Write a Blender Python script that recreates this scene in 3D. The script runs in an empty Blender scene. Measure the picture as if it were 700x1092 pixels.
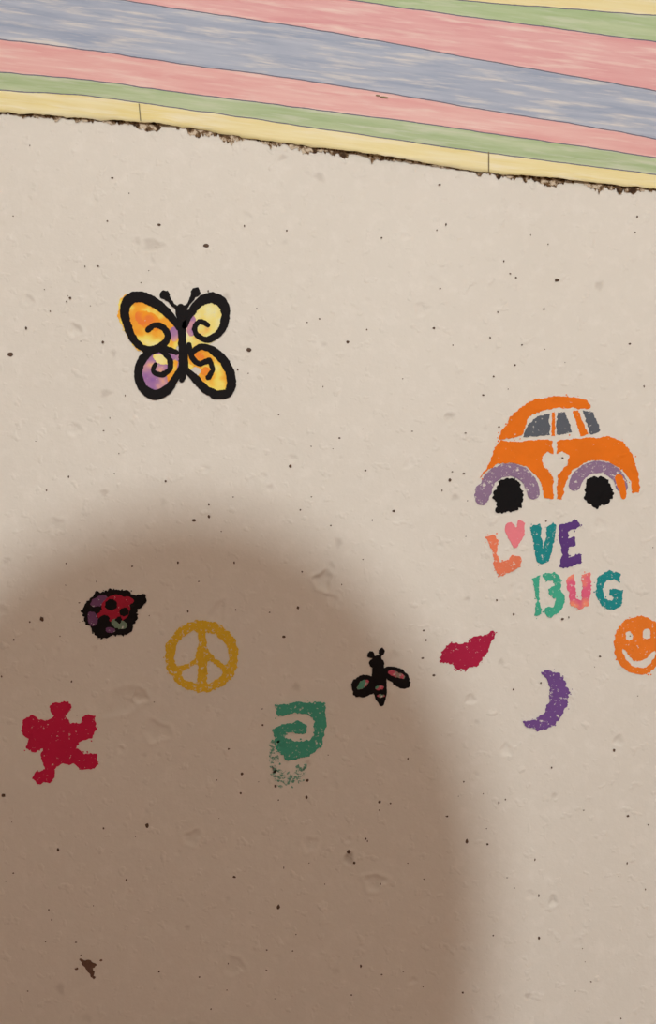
import bpy, math, random
import numpy as np
from mathutils import Vector, noise, Matrix
from mathutils.geometry import tessellate_polygon
random.seed(7); np.random.seed(7)
S=0.0008; Z0=1.35; TH=math.radians(7.0); CT,ST=math.cos(TH),math.sin(TH)
CAMD=0.66
def P(px,py):
    dx=px-350.0; dy=py-546.0
    return ((dx*CT+dy*ST)*S, Z0+(dx*ST-dy*CT)*S)
def lin(c):
    r=[]
    for v in c:
        v=v/255.0
        r.append(v/12.92 if v<=0.04045 else ((v+0.055)/1.055)**2.4)
    return (r[0],r[1],r[2],1.0)
sc=bpy.context.scene
sc.view_settings.view_transform='Standard'
COL=sc.collection
def empty(name,loc=(0,0,0)):
    o=bpy.data.objects.new(name,None); o.location=(0,0,0); o.empty_display_size=0.05
    COL.objects.link(o); return o
def addmesh(name,verts,faces,mats,parent=None,fm=None,smooth=False):
    me=bpy.data.meshes.new(name); me.from_pydata(verts,[],faces); me.update()
    for m in (mats if isinstance(mats,list) else [mats]): me.materials.append(m)
    if fm: me.polygons.foreach_set('material_index',fm)
    if smooth: me.polygons.foreach_set('use_smooth',[True]*len(me.polygons))
    o=bpy.data.objects.new(name,me); COL.objects.link(o)
    if parent: o.parent=parent
    return o
# ------------------------------------------------------------ materials
WALL=(222,219,211)
def N(nt,t,**k):
    n=nt.nodes.new(t)
    for a,b in k.items(): setattr(n,a,b)
    return n
def base(name,rough=0.8,spec=0.25):
    m=bpy.data.materials.new(name); m.use_nodes=True; nt=m.node_tree
    b=nt.nodes['Principled BSDF']; b.inputs['Roughness'].default_value=rough
    b.inputs['Specular IOR Level'].default_value=spec
    return m,nt,b
def noise_n(nt,co,scale,detail=3,rough=0.5):
    n=N(nt,'ShaderNodeTexNoise'); n.inputs['Scale'].default_value=scale
    n.inputs['Detail'].default_value=detail; n.inputs['Roughness'].default_value=rough
    nt.links.new(co,n.inputs['Vector']); return n.outputs['Fac']
def ramp(nt,f,stops):
    r=N(nt,'ShaderNodeValToRGB'); e=r.color_ramp.elements
    while len(e)>1: e.remove(e[-1])
    e[0].position=stops[0][0]; e[0].color=stops[0][1]
    for p,c in stops[1:]:
        q=e.new(p); q.color=c
    nt.links.new(f,r.inputs['Fac']); return r.outputs['Color']
def mixc(nt,f,a,b,mode='MIX'):
    m=N(nt,'ShaderNodeMix'); m.data_type='RGBA'; m.blend_type=mode
    for s,v in ((m.inputs[0],f),(m.inputs[6],a),(m.inputs[7],b)):
        if isinstance(v,(int,float,tuple)): s.default_value=v
        else: nt.links.new(v,s)
    return m.outputs[2]
def G(v): return (v,v,v,1)
def wallbump(nt,b,co,k=1.0):
    f1=noise_n(nt,co,28,4,0.55); f2=noise_n(nt,co,260,4,0.6); f3=noise_n(nt,co,90,2,0.5)
    b1=N(nt,'ShaderNodeBump'); b1.inputs['Strength'].default_value=0.22*k; b1.inputs['Distance'].default_value=0.004
    nt.links.new(f1,b1.inputs['Height'])
    b2=N(nt,'ShaderNodeBump'); b2.inputs['Strength'].default_value=0.3*k; b2.inputs['Distance'].default_value=0.0006
    nt.links.new(f2,b2.inputs['Height']); nt.links.new(b1.outputs[0],b2.inputs['Normal'])
    r=ramp(nt,f3,[(0.60,G(0)),(0.75,G(1))])
    b3=N(nt,'ShaderNodeBump'); b3.inputs['Strength'].default_value=0.4*k; b3.inputs['Distance'].default_value=0.0012
    nt.links.new(r,b3.inputs['Height']); nt.links.new(b2.outputs[0],b3.inputs['Normal'])
    nt.links.new(b3.outputs[0],b.inputs['Normal'])
def wall_mat():
    m,nt,b=base('plaster_wall',0.6,0.3)
    co=N(nt,'ShaderNodeTexCoord').outputs['Object']
    n1=noise_n(nt,co,5,4,0.6); n2=noise_n(nt,co,70,4,0.65)
    c=mixc(nt,n1,lin((225,222,213)),lin((216,212,202)))
    c=mixc(nt,ramp(nt,n2,[(0.5,G(0)),(0.8,G(0.4))]),c,lin((238,235,228)))
    at=N(nt,'ShaderNodeAttribute'); at.attribute_name='pit_shade_scuff'
    c=mixc(nt,at.outputs['Fac'],c,lin((120,98,80)))  # shade of the pits painted into the wall colour, plus a few scuffs
    nt.links.new(c,b.inputs['Base Color']); wallbump(nt,b,co); return m
def paint(name,col,wear=0.62,col2=None,sc2=60,multi=None):
    m,nt,b=base(name,0.7,0.12)
    co=N(nt,'ShaderNodeTexCoord').outputs['Object']
    v=noise_n(nt,co,45,3,0.6)
    dark=tuple(max(0,x*0.88) for x in col)
    c=mixc(nt,v,lin(col),lin(dark))
    if col2:
        c=mixc(nt,ramp(nt,noise_n(nt,co,sc2,3,0.5),[(0.44,G(0)),(0.56,G(1))]),c,lin(col2))
    if multi:
        c=ramp(nt,noise_n(nt,co,sc2,2,0.5),[(p,lin(q)) for p,q in multi])
    w=noise_n(nt,co,330,4,0.7)
    c=mixc(nt,ramp(nt,w,[(wear,G(0)),(wear+0.05,G(0.85))]),c,lin(WALL))
    nt.links.new(c,b.inputs['Base Color']); wallbump(nt,b,co,0.8); return m
def flat(name,col,rough=0.7,spec=0.3,col2=None,s=20):
    m,nt,b=base(name,rough,spec)
    co=N(nt,'ShaderNodeTexCoord').outputs['Object']
    c=mixc(nt,noise_n(nt,co,s,4,0.6),lin(col),lin(col2 or tuple(x*0.88 for x in col)))
    nt.links.new(c,b.inputs['Base Color']); return m
def watercolor(name,col,light,accent=None):
    m,nt,b=base(name,0.55,0.3)
    co=N(nt,'ShaderNodeTexCoord').outputs['Object']
    mp=N(nt,'ShaderNodeMapping'); mp.inputs['Scale'].default_value=(9,1,130)
    nt.links.new(co,mp.inputs['Vector'])
    f=noise_n(nt,mp.outputs[0],1.0,5,0.62)
    c=mixc(nt,ramp(nt,f,[(0.38,G(0)),(0.66,G(1))]),lin(col),lin(light))
    if accent:
        mp2=N(nt,'ShaderNodeMapping'); mp2.inputs['Scale'].default_value=(16,1,210); mp2.inputs['Location'].default_value=(5,2,3)
        nt.links.new(co,mp2.inputs['Vector'])
        f2=noise_n(nt,mp2.outputs[0],1.0,4,0.62)
        c=mixc(nt,ramp(nt,f2,[(0.50,G(0)),(0.68,G(0.85))]),c,lin(accent))
    nt.links.new(c,b.inputs['Base Color'])
    bm=N(nt,'ShaderNodeBump'); bm.inputs['Strength'].default_value=0.15; bm.inputs['Distance'].default_value=0.001
    nt.links.new(noise_n(nt,co,40,3),bm.inputs['Height']); nt.links.new(bm.outputs[0],b.inputs['Normal'])
    return m
M_wall=wall_mat()
# ------------------------------------------------------------ room
HW=1.7; DEP=3.2; CH=2.45
def axis(lo,hi,f0,f1,st,nc):
    return np.concatenate([np.linspace(lo,f0,nc,endpoint=False),np.arange(f0,f1,st),np.linspace(f1,hi,nc)])
xs=axis(-HW,HW,-0.43,0.43,0.0014,20); zs=axis(0,CH,0.80,1.90,0.0014,20)
X,Z=np.meshgrid(xs,zs); Y=np.zeros_like(X); D=np.zeros_like(X)
for i in range(14):
    a=random.uniform(0,6.28); k=random.uniform(8,40); ph=random.uniform(0,6.28)
    Y+=0.00007*np.sin(k*(X*math.cos(a)+Z*math.sin(a))+ph)
def crater(px,py,r,depth,rim=0.25,pit_shade_scuff=0.0,asp=1.0,ang=0.0):
    x,z=P(px,py); r=r*S
    m=(np.abs(X-x)<3*r*max(asp,1))&(np.abs(Z-z)<3*r*max(asp,1))
    dx=X[m]-x; dz=Z[m]-z
    u=(dx*math.cos(ang)+dz*math.sin(ang))/(r*asp); v=(-dx*math.sin(ang)+dz*math.cos(ang))/r
    th=np.arctan2(v,u); q=np.sqrt(u*u+v*v)*(1+0.15*np.sin(3*th+px)+0.1*np.sin(5*th+py))
    Y[m]+=depth*np.exp(-q**4)-rim*depth*np.exp(-((q-1.25)/0.25)**2)
    D[m]=np.maximum(D[m],pit_shade_scuff*np.exp(-q**4))  # mask for painted pit shade and dark scuffs
for a in [(345,619,8,.0022,.5,.04,1.2,1.4),(352,606,5,.0009,.4,.05),(80,352,6,.0018,.4,.06),(80,458,6,.0010,.3,.0),
          (480,446,5,.0016,.3,.08),(132,748,12,.0009,.4,.03,1.6,.5),(150,742,7,.0011,.5,.03),(372,916,6,.0016,.3,.35,.8),
          (400,941,8,.0011,.5,.05,1.2,.3),(590,961,6,.0014,.4,.08,.6),(502,746,5,.0012,.3,.03),(232,655,7,.0008,.4,.02,1.8,1.5),
          (162,262,6,.0009,.3,.18,1.7,.1),(145,258,4,.0007,.3,.1),(262,232,6,.0006,.4,0),(420,700,5,.0008,.3,.05),(168,780,9,.0009,.5,0,1.4),
          (205,893,6,.0011,.3,.08,1.5,.7),(355,640,5,.0006,.3,0),(540,800,6,.0008,.4,0),(660,790,5,.001,.3,.1),(250,1030,9,.0009,.4,.04),
          (450,330,7,.0006,.4,0),(640,560,6,.0006,.4,0),(60,560,7,.0008,.4,.03),(30,320,5,.0009,.4,.05),(330,900,7,.0008,.3,.03)]:
    crater(*a)
for i in range(110):
    crater(random.uniform(-60,760),random.uniform(150,1150),random.uniform(2.2,4.5),random.uniform(.0002,.0007),.35,random.choice([0,0,0,.1,.2]),random.uniform(.8,1.6),random.uniform(0,3))
nz,nx=X.shape
co=np.stack([X,Y,Z],-1).reshape(-1,3).astype(np.float32)
idx=np.arange(nz*nx).reshape(nz,nx)
q=np.stack([idx[:-1,:-1],idx[:-1,1:],idx[1:,1:],idx[1:,:-1]],-1).reshape(-1,4)
me=bpy.data.meshes.new('wall_back'); me.vertices.add(nz*nx); me.vertices.foreach_set('co',co.ravel())
me.loops.add(q.size); me.loops.foreach_set('vertex_index',q.ravel().astype(np.int32))
me.polygons.add(len(q)); me.polygons.foreach_set('loop_start',np.arange(0,q.size,4,dtype=np.int32))
me.update(calc_edges=True); me.polygons.foreach_set('use_smooth',np.ones(len(q),dtype=bool))
at=me.attributes.new('pit_shade_scuff','FLOAT','POINT'); at.data.foreach_set('value',D.ravel().astype(np.float32))
me.materials.append(M_wall); wall=bpy.data.objects.new('wall_back',me); COL.objects.link(wall)
def box(name,a,b,mat,parent=None):
    x0,y0,z0=a;x1,y1,z1=b
    v=[(x0,y0,z0),(x1,y0,z0),(x1,y1,z0),(x0,y1,z0),(x0,y0,z1),(x1,y0,z1),(x1,y1,z1),(x0,y1,z1)]
    f=[(0,3,2,1),(4,5,6,7),(0,1,5,4),(1,2,6,5),(2,3,7,6),(3,0,4,7)]
    return addmesh(name,v,f,mat,parent)
M_side=flat('warm_wall_paint',(193,169,155),0.8,0.2,(185,161,147),4)
M_ceil=flat('ceiling_paint',(212,200,189),0.85,0.2,(204,192,181),5)
def wood():
    m,nt,b=base('floor_wood',0.45,0.4)
    co=N(nt,'ShaderNodeTexCoord').outputs['Object']
    br=N(nt,'ShaderNodeTexBrick'); nt.links.new(co,br.inputs['Vector'])
    br.inputs['Scale'].default_value=1.0; br.inputs['Brick Width'].default_value=0.9; br.inputs['Row Height'].default_value=0.11
    br.inputs['Mortar Size'].default_value=0.002
    br.inputs['Color1'].default_value=lin((150,108,84)); br.inputs['Color2'].default_value=lin((130,92,70)); br.inputs['Mortar'].default_value=lin((50,30,20))
    nt.links.new(br.outputs['Color'],b.inputs['Base Color']); return m
box('floor',(-HW-.1,-DEP-.1,-.1),(HW+.1,.1,0),wood())
box('ceiling',(-HW-.1,-DEP-.1,CH),(HW+.1,.1,CH+.1),M_ceil)
box('wall_left',(-HW-.1,-DEP,0),(-HW,.0,CH),M_side)
box('wall_right',(HW,-DEP,0),(HW+.1,.0,CH),M_side)
box('wall_front',(-HW-.1,-DEP-.1,0),(HW+.1,-DEP,CH),M_side)
M_trim=flat('trim_paint',(225,215,202),0.45,0.4)
bb=box('baseboard_back',(-HW,-.015,0),(HW,0,.1),M_trim)
mod=bb.modifiers.new('b','BEVEL'); mod.width=.006; mod.segments=3
# ------------------------------------------------------------ decal helpers
def nz2(x,y,s): return noise.noise(Vector((x,y,s)))
def catmull(pts,closed,step=1.3):
    n=len(pts); out=[]
    rng=n if closed else n-1
    for i in range(rng):
        if closed: p0,p1,p2,p3=pts[(i-1)%n],pts[i],pts[(i+1)%n],pts[(i+2)%n]
        else: p0,p1,p2,p3=pts[max(i-1,0)],pts[i],pts[i+1],pts[min(i+2,n-1)]
        L=math.dist(p1[:2],p2[:2]); k=max(2,int(L/step))
        for j in range(k):
            t=j/k
            out.append(tuple(0.5*((2*p1[c])+(-p0[c]+p2[c])*t+(2*p0[c]-5*p1[c]+4*p2[c]-p3[c])*t*t+(-p0[c]+3*p1[c]-3*p2[c]+p3[c])*t**3) for c in range(len(p1))))
    if not closed: out.append(tuple(pts[-1]))
    return out
def lineloop(pts,step=1.3):
    out=[]; n=len(pts)
    for i in range(n):
        a,b=pts[i],pts[(i+1)%n]; k=max(1,int(math.dist(a,b)/step))
        for j in range(k): out.append((a[0]+(b[0]-a[0])*j/k,a[1]+(b[1]-a[1])*j/k))
    return out
def rough(pts,amp):
    n=len(pts); out=[]
    for i in range(n):
        a,b=pts[i-1],pts[(i+1)%n]; dx,dy=b[0]-a[0],b[1]-a[1]; L=math.hypot(dx,dy) or 1
        x,y=pts[i][:2]
        d=amp*(1.3*nz2(x*.12,y*.12,1.3)+1.15*nz2(x*.45,y*.45,7.7))+.75*nz2(x*1.1,y*1.1,4.4)
        out.append((x-dy/L*d,y+dx/L*d))
    return out
def _ord(V,a,c,b):
    A=V[a]; idx=list(range(b,b+6))
    if math.dist(A,V[b])>math.dist(A,V[b+5]): idx.reverse()
    return idx
class Decal:
    def __init__(s,name): s.name=name; s.root=empty(name); s.k=0
    def emit(s,loops,tris,mat,layer,part):
        off=-(0.0004+0.00016*layer+0.00001*(s.k%9)); s.k+=1
        V=[];F=[]
        for lp in loops:
            for p in lp: x,z=P(*p); V.append((x,off,z))
        n=len(V)
        for lp in loops:
            for p in lp: x,z=P(*p); V.append((x,0.0002,z))
        F+= [tuple(t) for t in tris]; b=0
        for lp in loops:
            m=len(lp)
            for i in range(m):
                j=(i+1)%m; F.append((b+i,b+j,n+b+j,n+b+i))
            b+=m
        addmesh(part,V,F,mat,s.root)
    def poly(s,pts,mat,layer=1,part='paint',smooth=True,amp=1.1,holes=(),hs=True,flecks=0):
        loops=[rough(catmull(pts,True) if smooth else lineloop(pts),amp)]
        for h in holes: loops.append(rough(catmull(h,True) if hs else lineloop(h),amp*.8))
        tris=tessellate_polygon([[Vector((p[0],-p[1],0)) for p in l] for l in loops])
        s.emit(loops,tris,mat,layer,part)
        if flecks:
            V=[];F=[]
            for i in range(flecks):
                x,y=random.choice(loops[0]); x+=random.gauss(0,1.8); y+=random.gauss(0,1.8); r=random.uniform(.35,1.0); b=len(V)
                for j in range(6):
                    a=6.283*j/6; X_,Z_=P(x+r*1.3*math.cos(a)*random.uniform(.6,1.1),y+r*math.sin(a)); V.append((X_,-.00045,Z_))
                F.append(tuple(range(b,b+6)))
            addmesh(part+'_flecks',V,F,mat,s.root)
    def stroke(s,pts,mat,layer=2,part='stroke',amp=.9,w=None):
        if w is not None: pts=[(p[0],p[1],w) for p in pts]
        c=catmull(pts,False,1.3); L=[];R=[]; n=len(c)
        for i,(x,y,ww) in enumerate(c):
            a=c[max(i-1,0)];b=c[min(i+1,n-1)];dx,dy=b[0]-a[0],b[1]-a[1];l=math.hypot(dx,dy) or 1
            h=ww/2
            hl=h+amp*(nz2(x*.15,y*.15,3)+.9*nz2(x*.5,y*.5,4)); hr=h+amp*(nz2(x*.15,y*.15,8)+.9*nz2(x*.5,y*.5,9))
            L.append((x-dy/l*hl,y+dx/l*hl)); R.append((x+dy/l*hr,y-dx/l*hr))
        def cap(p,q):
            x,y=p[:2]; dx,dy=x-q[0],y-q[1]; a0=math.atan2(dy,dx); r=p[2]/2
            return [(x+r*math.cos(a0+t),y+r*math.sin(a0+t)) for t in (-1.1,-.6,-.2,.2,.6,1.1)]
        V=L+R; F=[(i,i+1,n+i+1,n+i) for i in range(n-1)]
        b=len(V); V=V+cap(c[0],c[1]); F.append(tuple([0]+_ord(V,0,n,b)+[n]))
        b=len(V); V=V+cap(c[-1],c[-2]); F.append(tuple([n-1]+_ord(V,n-1,2*n-1,b)+[2*n-1]))
        off=-(0.0004+0.00016*layer+0.00001*(s.k%9)); s.k+=1
        W=[]
        for p in V: x,z=P(*p); W.append((x,off,z))
        addmesh(part,W,F,mat,s.root)
    def blob(s,x,y,r,mat,layer=2,part='dab',ry=None,amp=.9,rot=0):
        ry=ry or r; k=12
        pts=[]
        for i in range(k):
            a=6.283*i/k; u,v=r*math.cos(a),ry*math.sin(a)
            pts.append((x+u*math.cos(rot)-v*math.sin(rot),y+u*math.sin(rot)+v*math.cos(rot)))
        s.poly(pts,mat,layer,part,True,amp)
def arc(cx,cy,r,a0,a1,k=10,ry=None,w=None):
    ry=ry or r
    out=[]
    for i in range(k+1):
        a=math.radians(a0+(a1-a0)*i/k); p=(cx+r*math.cos(a),cy+ry*math.sin(a))
        out.append(p+((w,) if w else ()))
    return out
K=paint('black_paint',(24,21,23),.74)
YEL=paint('yellow_orange_wash',(246,222,104),.68,None,48,[(.34,(240,150,50)),(.46,(245,176,58)),(.54,(246,222,104)),(.66,(244,234,160))])
ORG=paint('orange_wash',(244,152,40),.68,None,70,[(.36,(238,132,60)),(.52,(246,160,42)),(.66,(248,196,76))]); PUR=paint('purple_wash',(156,116,172),.64,None,60,[(.34,(148,104,170)),(.5,(172,128,172)),(.62,(214,160,160)),(.7,(240,196,120))])
PALE=paint('pale_yellow_wash',(242,232,146),.62,None,50,[(.36,(244,188,96)),(.46,(242,226,130)),(.62,(240,236,178))])
# butterfly
d=Decal('butterfly_wall_stencil')
d.poly([(188,350),(176,330),(158,318),(140,313),(128,318),(126,334),(134,356),(146,372),(165,378),(188,374)],YEL,0,'wing_fill_1',amp=1.5,flecks=20)
d.poly([(190,376),(165,374),(152,384),(147,400),(154,418),(172,420),(186,408),(192,396)],PUR,0,'wing_fill_2')
d.poly([(197,350),(206,330),(220,316),(236,318),(242,332),(238,352),(226,366),(204,372)],PALE,0,'wing_fill_3')
d.poly([(200,372),(224,370),(240,386),(248,408),(242,422),(226,420),(208,406),(198,394)],YEL,0,'wing_fill_4')
d.blob(158,342,15,ORG,.4,'orange_dab',9,rot=.5); d.blob(173,383,10,YEL,.4,'yellow_dab',5,rot=.3)
d.blob(204,347,5,PUR,.4,'purple_dab',12); d.blob(186,356,5,PUR,.4,'purple_dab',8)
d.blob(184,396,5,YEL,.4,'yellow_dab',13,rot=.3); d.blob(211,384,8,ORG,.4,'orange_dab',8); d.blob(222,398,8,ORG,.4,'orange_dab',5,rot=.6)
d.blob(209,396,5,paint('bare_wall_patch',(226,222,213),.9),.6,'bare_patch',4)
d.stroke([(193,328,8),(194,345,9),(195,365,9),(196,385,11),(195,398,10),(194,405,6)],K,2,'body')
d.blob(194,334,7,K,3,'head',9)
d.stroke([(190,330,4),(184,324,4),(178,317,6)],K,2,'antenna'); d.blob(176,315,5.5,K,2,'antenna_tip',5)
d.stroke([(197,330,4),(203,322,4),(207,314,6)],K,2,'antenna'); d.blob(209,312,5,K,2,'antenna_tip',5.5)
d.stroke([(191,350,6),(182,337,9),(168,325,11),(151,317,12),(138,320,12),(133,332,10),(137,350,9),(144,364,8),(157,373,8),(171,370,8),(179,360,7),(175,350,7),(165,347,6),(158,352,6)],K,2,'wing_outline')
d.stroke([(188,376,6),(174,372,7),(160,376,8),(151,386,9),(148,400,9),(153,414,10),(165,421,11),(178,416,10),(187,404,8),(192,394,6)],K,2,'wing_outline')
d.stroke([(172,374,6),(181,383,6),(181,394,6),(172,400,6),(164,396,5),(166,389,5)],K,2,'wing_curl')
d.stroke([(197,348,6),(203,335,8),(214,322,10),(228,318,12),(239,326,11),(240,342,9),(234,355,8),(222,362,7),(211,358,6),(208,349,6),(214,343,5),(222,347,5)],K,2,'wing_outline')
d.stroke([(205,376,6),(216,370,7),(230,376,9),(241,388,10),(247,404,10),(244,418,10),(232,421,10),(218,414,9),(207,402,8),(198,394,6)],K,2,'wing_outline')
d.stroke([(202,368,6),(205,381,6),(213,388,6),(223,385,6),(227,394,5),(222,403,5)],K,2,'wing_curl')
# car
CO=paint('car_orange_paint',(246,126,28),.67); GR=paint('car_window_paint',(98,104,114),.62); CP=paint('car_purple_paint',(150,124,156),.58); K2=paint('tyre_black_paint',(16,14,16),.76)
d=Decal('car_wall_stencil')
d.poly([(533,467),(540,453),(549,441),(560,432),(575,425),(592,423),(610,423),(624,427),(629,434),(620,436),(600,435),(582,437),(570,441),(562,450),(557,463),(548,467)],CO,1,'roof',flecks=20)
d.poly([(611,438),(617,438),(627,463),(619,465)],CO,1,'pillar',False,.7)
d.poly([(589,440),(592,439),(592,465),(588,465)],CO,1,'pillar',False,.5)
d.poly([(558,466),(564,452),(573,444),(586,441),(587,464)],GR,1,'car_window',False,.9)
d.poly([(595,440),(603,440),(610,461),(593,464)],GR,1,'car_window',False,.9)
d.poly([(621,438),(633,440),(641,460),(630,464)],GR,1,'car_window',False,.9)
la=arc(543,530,37,-148,2,12)
d.poly(list(reversed(la))+[(524,492),(527,477),(535,470),(556,471),(578,469),(589,470),(590,484),(584,482),(578,487),(580,497),(590,508),(590,532)],CO,1,'front_body',False,.9,flecks=25)
ra=arc(638,527,37,-178,-2,12,36)
d.poly(ra+[(682,526),(681,505),(674,483),(664,471),(650,466),(625,467),(594,470),(594,484),(600,481),(607,486),(605,496),(595,508),(594,532),(600,533)],CO,1,'rear_body',False,.9,flecks=25)
d.stroke(arc(543,528,26,-172,-5,10,27,14),CP,1,'front_fender')
d.blob(514,527,8,CP,1,'bumper',12)
d.stroke(arc(638,524,26,-165,-12,10,26,13),CP,1,'rear_fender')
d.stroke([(660,510,9),(664,522,8),(665,530,5)],CO,1.5,'fender_edge')
d.blob(542,528,16,K2,2,'tyre',19,amp=2.2); d.blob(638,524,15,K2,2,'tyre',17,amp=2.2)
d.blob(537,543,8,K2,2,'tyre',5,amp=1.8)
# love bug lettering
d=Decal('love_bug_lettering')
SAL=paint('salmon_paint',(246,136,100),.6); PK=paint('pink_paint',(246,138,150),.66); TE=paint('teal_paint',(34,146,150),.6); VI=paint('violet_paint',(98,64,136),.64)
GN=paint('green_paint',(72,182,152),.6); PK2=paint('rose_paint',(238,106,142),.62,(242,150,116),40)
d.poly([(518,573),(526,569),(531,577),(529,590),(534,600),(543,597),(546,592),(556,594),(555,604),(544,610),(533,615),(527,606),(528,596),(524,584)],SAL,1,'letter_L',False,1.1,flecks=14)
d.poly([(550,584),(542,574),(539,563),(543,557),(548,559),(551,562),(553,555),(559,557),(560,566),(556,576)],PK,1.5,'letter_O_heart',True,.6)
d.poly([(566,562),(576,558),(578,562),(577,572),(580,586),(583,572),(583,562),(590,557),(594,560),(590,580),(586,598),(578,602),(573,598),(569,580)],TE,1,'letter_V',False,.9,flecks=10)
d.poly([(597,560),(616,554),(620,562),(606,567),(606,574),(613,573),(614,582),(606,584),(607,594),(618,590),(622,600),(604,606),(597,605),(600,590),(596,575)],VI,1,'letter_E',False,1.0,flecks=10)
d.poly([(567,617),(576,614),(576,628),(575,642),(579,655),(570,657),(572,640),(570,626)],GN,1,'letter_B',False,1.0,flecks=10)
d.poly([(580,613),(592,610),(600,618),(598,628),(603,638),(599,651),(587,658),(581,655),(582,648),(590,647),(593,640),(585,634),(585,628),(591,624),(589,619),(582,621)],GN,1,'letter_B',False,1.0)
d.poly([(605,616),(612,612),(614,626),(615,638),(620,640),(622,626),(620,613),(629,611),(631,628),(628,646),(618,650),(609,646),(606,632)],PK2,1,'letter_U',False,1.0,flecks=10)
d.poly([(662,612),(650,608),(638,616),(635,632),(641,647),(654,651),(663,644),(665,629),(651,628),(650,635),(655,637),(653,642),(645,638),(643,628),(647,619),(655,618),(661,622)],TE,1,'letter_G',False,.9,flecks=10)
# smiley
d=Decal('smiley_face_wall_stencil'); OR2=paint('tangerine_paint',(246,132,44),.62)
def ell(cx,cy,rx,ry,k=16,rot=0): return [(cx+rx*math.cos(6.283*i/k)*math.cos(rot)-ry*math.sin(6.283*i/k)*math.sin(rot),cy+rx*math.cos(6.283*i/k)*math.sin(rot)+ry*math.sin(6.283*i/k)*math.cos(rot)) for i in range(k)]
d.poly(ell(682,688,27,31,18),OR2,1,'face',holes=[ell(671,678,4,5,8),ell(690,676,4,5.5,8),[(664,692),(668,695),(676,704),(688,703),(697,694),(700,696),(694,708),(682,712),(670,706)]],flecks=20)
# moon
d=Decal('crescent_moon_wall_stencil')
d.poly([(577,717),(588,715),(600,722),(606,737),(604,754),(596,768),(583,777),(566,777),(559,770),(572,767),(582,757),(586,742),(585,728)],paint('moon_purple_paint',(118,82,150),.6),1,'moon',amp=1.8,flecks=24)
# lips
d=Decal('lips_wall_stencil')
d.poly([(469,705),(474,694),(480,687),(490,685),(498,686),(506,679),(516,676),(527,674),(526,684),(520,696),(512,706),(500,712),(487,713),(478,707)],paint('lips_paint',(178,34,72),.64),1,'lips',amp=2.0,flecks=26)
# bee
d=Decal('bee_wall_stencil'); BP=paint('bee_pink_paint',(206,92,112),.6,(90,150,126),120)
d.stroke([(403,703,9),(404,715,14),(405,730,15),(406,742,13),(407,750,6)],K,2,'body'); d.blob(402,707,8,K,2,'head',6)
d.stroke([(401,704,3),(398,699,3)],K,2,'antenna'); d.blob(396,698,4,K,2,'antenna_tip')
d.stroke([(403,703,3),(407,697,3)],K,2,'antenna'); d.blob(407,695,3.6,K,2,'antenna_tip')
d.blob(387,730,13,K,1,'wing',10,rot=-.5); d.blob(422,720,15,K,1,'wing',8,rot=.35); d.blob(388,737,12,K,1,'wing',6,rot=-.2);d.blob(428,728,10,K,1,'wing',6,rot=.3)
d.blob(387,730,8,BP,2.2,'wing_fill',3.4,rot=-.6); d.blob(423,719,9,BP,2.2,'wing_fill',3,rot=.35)
d.blob(405,733,5,BP,3.2,'stripe',2.6); d.blob(406,742,4,BP,3.2,'stripe',1.8)
# ladybug
d=Decal('ladybug_wall_stencil'); LR=paint('ladybug_red_paint',(176,38,62),.64); LP=paint('ladybug_purple_paint',(118,78,118),.6); LG=paint('ladybug_green_paint',(124,148,128),.58)
d.poly([(92,642),(104,632),(120,628),(136,629),(144,634),(152,632),(155,640),(148,650),(146,662),(136,674),(120,679),(108,682),(100,674),(92,666),(88,654)],K,1,'outline',amp=2.2,flecks=20)
d.blob(106,641,10,LP,2,'purple_spot',5,rot=-.5); d.blob(99,660,5,LP,2,'purple_spot',8,rot=-.3); d.blob(124,649,15,LR,2.2,'shell',15,rot=.4)
d.blob(135,641,8,LR,2.2,'shell',5); d.blob(127,665,9,LG,2.4,'green_spot',5,rot=.3); d.blob(110,655,6,LR,2.3,'shell',5); d.blob(118,672,5,LP,2.4,'purple_spot',3)
for a in [(119,645,6),(133,652,5),(112,661,6),(127,661,3.5),(104,651,3)]: d.blob(a[0],a[1],a[2],K,3.4,'shell_dot')
# peace
d=Decal('peace_sign_wall_stencil'); PY=paint('mustard_paint',(236,194,56),.58)
d.poly(ell(215.5,700,39,38,24,-.2),PY,1,'ring',holes=[
 [(208,673),(192,682),(186,698),(190,711),(206,703),(211,692),(212,680)],
 [(221,674),(236,681),(244,696),(241,708),(230,702),(222,693),(220,682)],
 [(209,709),(211,719),(209,728),(198,725),(194,718)],
 [(222,705),(232,711),(238,717),(231,725),(221,729),(221,717)]],amp=1.3,flecks=20)
# teal squared swirl
d=Decal('swirl_wall_stencil'); TG=paint('swirl_green_paint',(78,172,148),.6)
d.poly([(293,752),(320,748),(347,749),(348,772),(345,794),(329,807),(306,811),(295,799),(290,778),(302,772),(318,769),(327,773),(326,782),(316,783),(305,780),(304,788),(316,791),(331,790),(336,784),(336,768),(330,761),(315,760),(297,764)],TG,1,'swirl',False,1.3,flecks=16)
TS=paint('swirl_smudge_paint',(116,172,152),.5)
for i in range(110):
    x=random.uniform(289,328); y=821+10*math.sin((x-289)/12)+random.gauss(0,5)
    if random.random()<.3: x,y=random.uniform(288,300),random.uniform(790,815)
    d.blob(x,y,random.uniform(.6,2.8),TS,.5,'smudge',random.uniform(.6,1.6),amp=.6,rot=random.uniform(-.6,.6))
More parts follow.
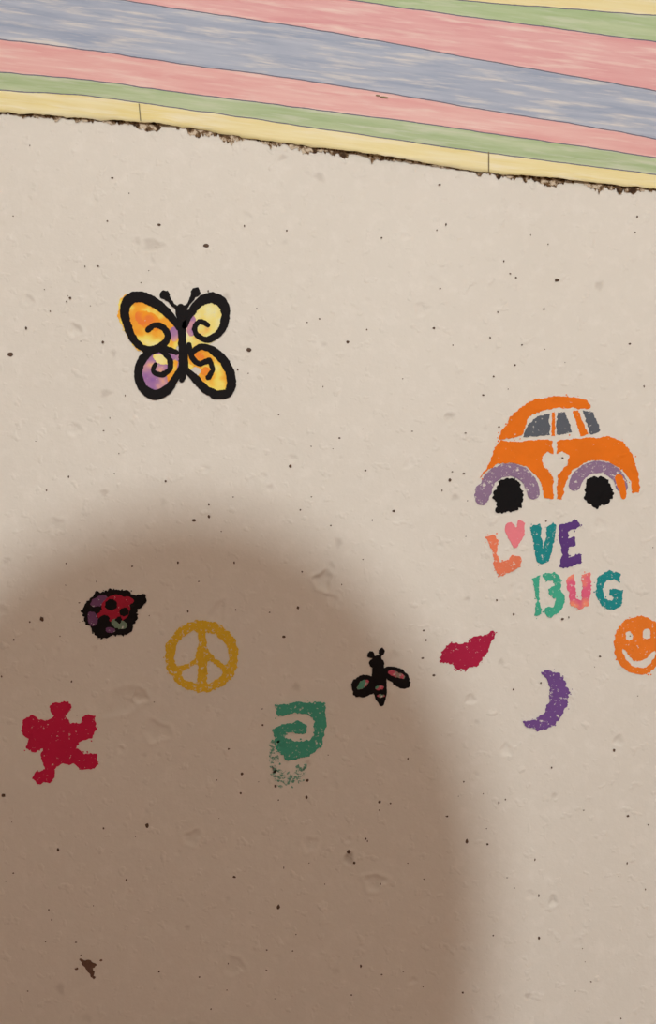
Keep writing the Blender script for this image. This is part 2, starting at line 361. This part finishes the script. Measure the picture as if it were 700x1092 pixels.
# crimson blocky figure
d=Decal('gingerbread_figure_wall_stencil')
d.poly([(53,754),(56,749),(74,748),(76,754),(71,764),(76,771),(87,771),(87,765),(92,762),(102,763),(103,778),(98,787),(86,790),(81,798),(90,804),(103,804),(105,815),(98,820),(88,820),(78,814),(66,815),(57,820),(58,829),(54,835),(40,835),(35,830),(38,823),(48,820),(44,806),(45,799),(37,801),(28,797),(31,788),(25,784),(24,768),(34,763),(41,767),(51,769),(57,763)],paint('crimson_paint',(208,36,80),.64),1,'figure',False,1.3,flecks=30)
# ------------------------------------------------------------ pinholes
M_hole=flat('pinhole_shade',(74,58,48),0.9,0.1,(110,92,80),300)  # flat dark discs, painted shade inside small holes
specks=[(220,262,2.6),(11,378,2.8),(266,373,2.6),(310,497,1.8),(207,555,1.8),(223,551,1.6),(594,299,2.2),(371,365,1.8),(480,512,1.8),(303,679,1.8),(318,648,1.6),(45,660,2.4),(157,880,2.2),(258,825,1.8),(294,838,1.6),(297,967,2.2),(498,897,2),(655,800,1.6),(110,365,1.5),(28,350,1.5),(75,318,1.4),(405,855,1.6),(670,870,1.4),(463,720,1.4),(120,190,1.4),(327,850,1.5),(328,832,1.7),(463,350,1.3),(500,700,1.5),(548,655,1.4),(372,908,2.2),(378,920,1.5),(4,848,2),(170,240,1.8),(190,600,1.3),(250,600,1.2),(420,545,1.5),(62,906,1.8),(135,938,1.4),(250,935,1.5),(575,1000,1.5),(640,700,1.2),(520,900,1.3),(600,660,1.5),(530,640,1.2),(385,1030,1.5)]
for i in range(240): specks.append((random.uniform(-40,740),random.uniform(150,1130),random.uniform(.5,1.2)))
V=[];F=[]
for x,y,r in specks:
    b=len(V); k=9; e=random.uniform(.7,1.3)
    for i in range(k):
        a=6.283*i/k; rr=r*random.uniform(.75,1.2); X_,Z_=P(x+rr*e*math.cos(a),y+rr/e*math.sin(a)); V.append((X_,-.0005,Z_))
    F.append(tuple(range(b,b+k)))
addmesh('wall_pinholes',V,F,M_hole,wall)
d=Decal('wall_scuff_mark'); MI=flat('scuff_brown',(76,56,46),.9,.1,(130,104,90),200)
d.poly([(86,1022),(91,1024),(96,1023),(100,1026),(103,1029),(99,1032),(100,1040),(95,1037),(91,1031),(86,1028)],MI,1,'scuff',True,1.6)
d.blob(99,1041,3,MI,1,'scuff',1.6,amp=1,rot=.7); d.blob(82,1033,1.6,MI,1,'scuff',1,amp=.5); d.blob(108,1024,1.4,MI,1,'scuff',.9,amp=.5)
# ------------------------------------------------------------ wallpaper border
T=math.tan(TH)
def L_(pts):
    xs_=[p[0] for p in pts]; ys_=[p[1] for p in pts]
    xs_=[-3000]+xs_+[4000]; ys_=[ys_[0]-T*(xs_[1]+3000)]+ys_+[ys_[-1]+T*(4000-xs_[-2])]
    return lambda x: float(np.interp(x,xs_,ys_))
raw=[[(0,121),(80,127),(150,132),(200,137),(270,149),(400,167),(520,185),(600,193),(700,203)],
     [(0,97),(100,104),(200,118),(300,132),(400,147),(550,168),(700,187)],
     [(0,78),(100,87),(200,101),(300,113),(400,126),(550,147),(700,169)],
     [(0,43),(100,55),(200,70),(350,90),(500,115),(600,131),(700,149)],
     [(0,-18),(120,0),(200,12),(300,27),(400,44),(540,70),(700,98)],
     [(0,-54),(200,-25),(365,0),(500,19),(600,32),(700,46)],
     [(0,-76),(300,-32),(480,0),(600,10),(700,18)],
     [(0,-100),(300,-60),(480,-34),(700,-8)]]
def dense(pts):
    c=catmull(pts,False,20); return L_(c)
lines=[dense(r) for r in raw]
mats=[watercolor('border_yellow',(230,216,152),(238,229,184),(240,233,204)),watercolor('border_green',(162,184,138),(188,203,166),(202,208,186)),
      watercolor('border_pink',(224,166,164),(232,190,184),(236,208,200)),watercolor('border_blue',(154,166,188),(182,190,204),(220,216,210)),
      watercolor('border_pink_wide',(220,160,162),(230,184,182),(236,210,202)),watercolor('border_green_top',(166,190,142),(188,204,166),(202,210,186)),
      watercolor('border_yellow_top',(232,219,160),(236,226,178),(240,233,204)),flat('border_line_ink',(118,118,134),.7,.2)]
rows=[(lines[0],0,0)]; band=[]
for k in range(1,8):
    lo,hi=lines[k-1],lines[k]
    for t in (.25,.5,.75):
        rows.append((lo,hi,t)); band.append(k-1)
    if k<7:
        rows.append((hi,0,+0.6)); band.append(k-1); rows.append((hi,0,-0.6)); band.append(7)
    else: rows.append((hi,0,0)); band.append(k-1)
cols=list(np.linspace(350-2085,-60,50,endpoint=False))+list(np.arange(-60,761,3))+list(np.linspace(770,350+2085,50))
V=[];F=[];FM=[]
def poff(x,depth):
    lift=max(0.0,1-depth/26.0)**2
    return -(0.0011+0.0007*(.5+nz2(x*.01,depth*.02,2.2))+lift*0.0040*max(0.0,.35+1.3*nz2(x*.011,0,5.1)+.4*nz2(x*.05,0,6.1)))
for x in cols:
    yb=lines[0](x)
    for i,(a,b,t) in enumerate(rows):
        if callable(b): y=a(x)*(1-t)+b(x)*t+.5*nz2(x*.05,i*3.1,0)
        elif i: y=a(x)+t+.8*nz2(x*.05,round(a(0))*3.1,0)+.25*nz2(x*.4,i,3)
        else: y=a(x)+1.4*nz2(x*.07,0,9)+1.1*nz2(x*.3,0,4)
        X_,Z_=P(x,y); V.append((X_,poff(x,yb-y),Z_))
nr=len(rows)
for c in range(len(cols)-1):
    for r in range(nr-1):
        F.append((c*nr+r,(c+1)*nr+r,(c+1)*nr+r+1,c*nr+r+1)); FM.append(band[r])
bo=empty('wallpaper_border')
pb=addmesh('border_paper',V,F,mats,bo,FM,True)
so=pb.modifiers.new('s','SOLIDIFY'); so.thickness=.0003; so.offset=-1
def seam(x0,y0,x1,y1,w,mat,part,dy=-.0002):
    V=[];n=8
    for i in range(n+1):
        t=i/n; x=x0+(x1-x0)*t;y=y0+(y1-y0)*t; yb=lines[0](x)
        for s_ in (-w/2,w/2):
            X_,Z_=P(x+s_,y); V.append((X_,poff(x,yb-y)-.0004,Z_))
    addmesh(part,V,[(2*i,2*i+1,2*i+3,2*i+2) for i in range(n)],mat,bo)
M_seam=flat('seam_dark_paper',(140,128,98),.8,.2)  # darker paper tone for the cut seams and the nick
seam(149,112,151,131,1.2,M_seam,'paper_seam'); seam(521,163,521,184,1.4,M_seam,'paper_seam')
V=[];F=[]
for (x,y,w,h) in [(410,105,6,.9),(403,103,3,.7)]:
    b=len(V)
    for i in range(8):
        a=6.283*i/8; X_,Z_=P(x+w*math.cos(a)*random.uniform(.7,1),y+h*math.sin(a)+.12*w*math.cos(a)); V.append((X_,poff(x,60)-.0006,Z_))
    F.append(tuple(range(b,b+8)))
addmesh('paper_nick',V,F,M_seam,bo)
def torn():
    m,nt,b=base('torn_glue_residue',0.95,0.1); co=N(nt,'ShaderNodeTexCoord').outputs['Object']
    f=noise_n(nt,co,140,4,.7)
    c=ramp(nt,f,[(0.40,lin((64,48,36))),(0.5,lin((120,96,70))),(0.58,lin((206,192,170)))])
    nt.links.new(c,b.inputs['Base Color']); return m
MT=torn()
V=[];F=[]
cx=list(np.arange(-1700,2400,1.2)); hk=[(-3000,3),(0,3),(60,5),(110,4),(150,6),(210,8),(270,9),(330,6),(400,8),(440,1.5),(500,1.5),(525,7),(580,6),(640,10),(690,6),(720,3),(4000,3)]
for x in cx:
    h=float(np.interp(x,[a[0] for a in hk],[a[1] for a in hk]))
    h=max(-1.0,h*(.45+1.3*nz2(x*.035,0,1)+1.0*nz2(x*.14,0,2)+.6*nz2(x*.5,0,3)))
    y=lines[0](x)
    for yy in (y-6,y+h):
        X_,Z_=P(x,yy); V.append((X_,-.0006,Z_))
F=[(2*i,2*i+1,2*i+3,2*i+2) for i in range(len(cx)-1)]
addmesh('torn_edge_residue',V,F,MT,bo)
# ------------------------------------------------------------ pendant lamp
LY=-1.9; LZ=2.0; LX=0.0
pl=empty('pendant_lamp')
M_brass=flat('brass',(150,120,70),.35,.5); M_cord=flat('black_cord',(30,28,28),.6,.3)
def lathe(name,prof,mat,parent,cx,cy,k=32):
    V=[];F=[]
    for r,z in prof:
        for i in range(k): V.append((cx+r*math.cos(6.2832*i/k),cy+r*math.sin(6.2832*i/k),z))
    for j in range(len(prof)-1):
        for i in range(k): F.append((j*k+i,j*k+(i+1)%k,(j+1)*k+(i+1)%k,(j+1)*k+i))
    return addmesh(name,V,F,mat,parent,smooth=True)
lathe('cord',[(.004,CH-.02),(.004,LZ+.11)],M_cord,pl,LX,LY,12)
lathe('canopy',[(.0,CH),(.055,CH),(.052,CH-.015),(.02,CH-.03),(0,CH-.031)],M_brass,pl,LX,LY)
lathe('socket',[(0,LZ+.12),(.012,LZ+.12),(.022,LZ+.105),(.022,LZ+.055),(.018,LZ+.045),(0,LZ+.045)],M_brass,pl,LX,LY)
li=bpy.data.lights.new('bulb','POINT'); li.energy=78; li.shadow_soft_size=.028; li.color=(.95,.985,.975)
lo=bpy.data.objects.new('bulb',li); lo.location=(LX,LY,LZ); COL.objects.link(lo); lo.parent=pl
# ------------------------------------------------------------ photographer (behind the camera, casts the soft shadow)
ph=empty('photographer')
M_skin=flat('skin',(206,158,132),.55,.4,(196,146,120),30); M_shirt=flat('shirt_cloth',(132,104,98),.9,.1,(120,92,88),60)
M_jean=flat('jeans_cloth',(62,72,96),.9,.1,(52,60,82),80); M_hair=flat('brown_hair',(66,44,32),.5,.4,(46,30,22),60); M_eye=flat('eye_white',(235,232,226),.2,.5); M_iris=flat('iris',(70,46,30),.2,.5)
M_lip=flat('lip',(176,92,86),.5,.4); M_shoe=flat('shoe',(60,56,54),.7,.3)
HX,HY,HZ=-0.042,-1.10,1.570
def skin(name,vs,es,rad,root,mat,sub=2,matf=None):
    me=bpy.data.meshes.new(name); me.from_pydata([Vector(v) for v in vs],es,[]); o=bpy.data.objects.new(name,me); COL.objects.link(o)
    o.modifiers.new('k','SKIN')
    sv=me.skin_vertices[0].data
    for i,r in enumerate(rad):
        sv[i].radius=(r,r) if not isinstance(r,tuple) else r; sv[i].use_root=(i==root)
    s_=o.modifiers.new('s','SUBSURF'); s_.levels=sub; s_.render_levels=sub
    dg=bpy.context.evaluated_depsgraph_get(); m2=bpy.data.meshes.new_from_object(o.evaluated_get(dg)); m2.name=name
    bpy.data.objects.remove(o); o=bpy.data.objects.new(name,m2); COL.objects.link(o); o.parent=ph
    m2.materials.clear()
    for m in (mat if isinstance(mat,list) else [mat]): m2.materials.append(m)
    for p in m2.polygons:
        p.use_smooth=True
        if matf: p.material_index=matf(p.center)
    return o
bx=HX; by=HY-.03
vs=[(bx,by,.96),(bx,by,1.08),(bx,by,1.22),(bx,by,1.34),(bx,by+.01,1.42),(bx,HY-.01,1.50),
    (bx-.15,by,1.37),(bx-.24,by+.06,1.12),(-.062,-CAMD-.06,1.215),
    (bx+.15,by,1.37),(bx+.22,by+.06,1.12),(.062,-CAMD-.06,1.215),
    (bx-.09,by,.88),(bx-.10,by+.01,.50),(bx-.105,by-.02,.09),(bx-.12,by+.13,.035),
    (bx+.09,by,.88),(bx+.10,by+.01,.50),(bx+.105,by-.02,.09),(bx+.12,by+.13,.035)]
es=[(0,1),(1,2),(2,3),(3,4),(4,5),(3,6),(6,7),(7,8),(3,9),(9,10),(10,11),(0,12),(12,13),(13,14),(14,15),(0,16),(16,17),(17,18),(18,19)]
rad=[(.14,.10),(.125,.09),(.14,.10),(.14,.10),.06,.05,.065,.045,.026,.065,.045,.026,.09,.06,.042,.032,.09,.06,.042,.032]
def mf(c):
    if c.z<.085: return 3
    if c.z<.95: return 1
    if c.z>1.43 : return 2
    if c.y>by+.12: return 2
    return 0
skin('body',vs,es,rad,0,[M_shirt,M_jean,M_skin,M_shoe],2,mf)
for s_ in (-1,1):
    w=(s_*.062,-CAMD-.06,1.215); pal=(s_*.056,-CAMD-.028,1.245)
    skin('palm',[w,((w[0]+pal[0])/2,-CAMD-.045,1.228),pal,(s_*.052,-CAMD-.018,1.265)],[(0,1),(1,2),(2,3)],[.024,(.028,.02),(.03,.02),(.024,.014)],0,M_skin)
    for k in range(4):
        z=1.235+.019*k; l=[1.0,1.12,1.1,.9][k]
        skin('finger',[(s_*.056,-CAMD-.022,z),(s_*.05,-CAMD+.004,z+.004),(s_*(.05-.018*l),-CAMD+.012,z+.004),(s_*(.05-.032*l),-CAMD+.008,z+.002)],[(0,1),(1,2),(2,3)],[.0095,.0085,.008,.007],0,M_skin,2)
    skin('thumb',[(s_*.06,-CAMD-.04,1.235),(s_*.055,-CAMD-.038,1.258),(s_*.042,-CAMD-.028,1.275),(s_*.03,-CAMD-.024,1.285)],[(0,1),(1,2),(2,3)],[.013,.011,.0095,.008],0,M_skin,2)
def ball(fn,nu=48,nv=32):
    V=[];F=[]
    for j in range(nv+1):
        ph_=math.pi*j/nv
        for i in range(nu):
            a=2*math.pi*i/nu; V.append(fn(math.sin(ph_)*math.cos(a),math.sin(ph_)*math.sin(a),math.cos(ph_)))
    for j in range(nv):
        for i in range(nu): F.append((j*nu+i,(j+1)*nu+i,(j+1)*nu+(i+1)%nu,j*nu+(i+1)%nu))
    return V,F
def g(x,z,x0,z0,sx,sz): return math.exp(-((x-x0)/sx)**2-((z-z0)/sz)**2)
def headf(x,y,z):
    X_=x*.076; Y_=y*.095; Z_=z*.115
    if Z_<0: t=-Z_/.115; X_*=1-.28*t*t; Y_*=(1-.22*t*t) if y<0 else (1-.05*t)
    if y>0:
        Y_+=.022*g(X_,Z_,0,-.022,.012,.016)+.010*g(X_,Z_,0,.0,.010,.028)
        Y_-=.010*(g(X_,Z_,.032,.005,.017,.012)+g(X_,Z_,-.032,.005,.017,.012))
        Y_+=.006*g(X_,Z_,0,-.055,.022,.010)+.010*g(X_,Z_,0,-.095,.022,.018)
    return (HX+X_,HY+Y_,HZ+Z_)
V,F=ball(headf,80,64); addmesh('head',V,F,M_skin,ph,smooth=True)
for s_ in (-1,1):
    V,F=ball(lambda x,y,z:(HX+s_*.031+x*.0125,HY+.076+y*.0125,HZ+.004+z*.0115),20,14); addmesh('eye',V,F,M_eye,ph,smooth=True)
    V,F=ball(lambda x,y,z:(HX+s_*.031+x*.0055,HY+.0865+y*.003,HZ+.004+z*.0055),16,10); addmesh('iris',V,F,M_iris,ph,smooth=True)
    V,F=ball(lambda x,y,z:(HX+s_*(.075+x*.008),HY-.005+y*.018,HZ-.01+z*.031),20,14); addmesh('ear',V,F,M_skin,ph,smooth=True)
    V,F=ball(lambda x,y,z:(HX+s_*.031+x*.017,HY+.089+y*.004-abs(x)*.004,HZ+.026+z*.003),16,10); addmesh('eyebrow',V,F,M_hair,ph,smooth=True)
V,F=ball(lambda x,y,z:(HX+x*.022,HY+.091+y*.006-abs(x)**2*.008,HZ-.056+z*.006),20,12); addmesh('lips',V,F,M_lip,ph,smooth=True)
HRX,HRY,HRT=.117,.118,.151
def hairf(x,y,z):
    if z>=0: X_=x*HRX;Y_=y*HRY-.012;Z_=z*HRT
    else:
        r=math.hypot(x,y) or 1; t=-z; e=1.0+.17*t
        k=e/r if t<.93 else e/r*(1-(t-.93)/.07*.5)
        if r<1e-4:k=0
        X_=x*k*HRX;Y_=y*k*HRY-.012;Z_=-t*.22
    w=1+.02*math.sin(14*math.atan2(y,x))
    return (HX+X_*w,HY+Y_*w,HZ+Z_)
V,F=ball(hairf,72,48)
def keep(f):
    cx_=sum(V[i][0] for i in f)/4-HX; cy_=sum(V[i][1] for i in f)/4-HY; cz_=sum(V[i][2] for i in f)/4-HZ
    return not (cy_>.03 and abs(cx_)<.082 and cz_<.062) and cz_>-.217
F=[f for f in F if keep(f)]
h=addmesh('hair',V,F,M_hair,ph,smooth=True); so=h.modifiers.new('s','SOLIDIFY'); so.thickness=.012; so.offset=-1
M_ph=flat('phone_black',(22,22,24),.25,.5)
p=box('smartphone',(-.037,-.0045,-.075),(.037,.0045,.075),M_ph)
bv=p.modifiers.new('b','BEVEL'); bv.width=.004; bv.segments=4
p.location=(0,-CAMD-.0085,Z0-.058); p.rotation_euler=(0,-TH,0)
# ------------------------------------------------------------ world, camera
w=bpy.data.worlds.new('w'); sc.world=w; w.use_nodes=True
w.node_tree.nodes['Background'].inputs[0].default_value=lin((150,110,90)); w.node_tree.nodes['Background'].inputs[1].default_value=.3
cam=bpy.data.cameras.new('camera'); cam.sensor_fit='VERTICAL'; cam.sensor_height=24; cam.lens=24*CAMD/(1092*S); cam.clip_start=.005
c=bpy.data.objects.new('camera',cam); c.location=(0,-CAMD,Z0); c.rotation_euler=(math.radians(90),-TH,0); COL.objects.link(c); sc.camera=c
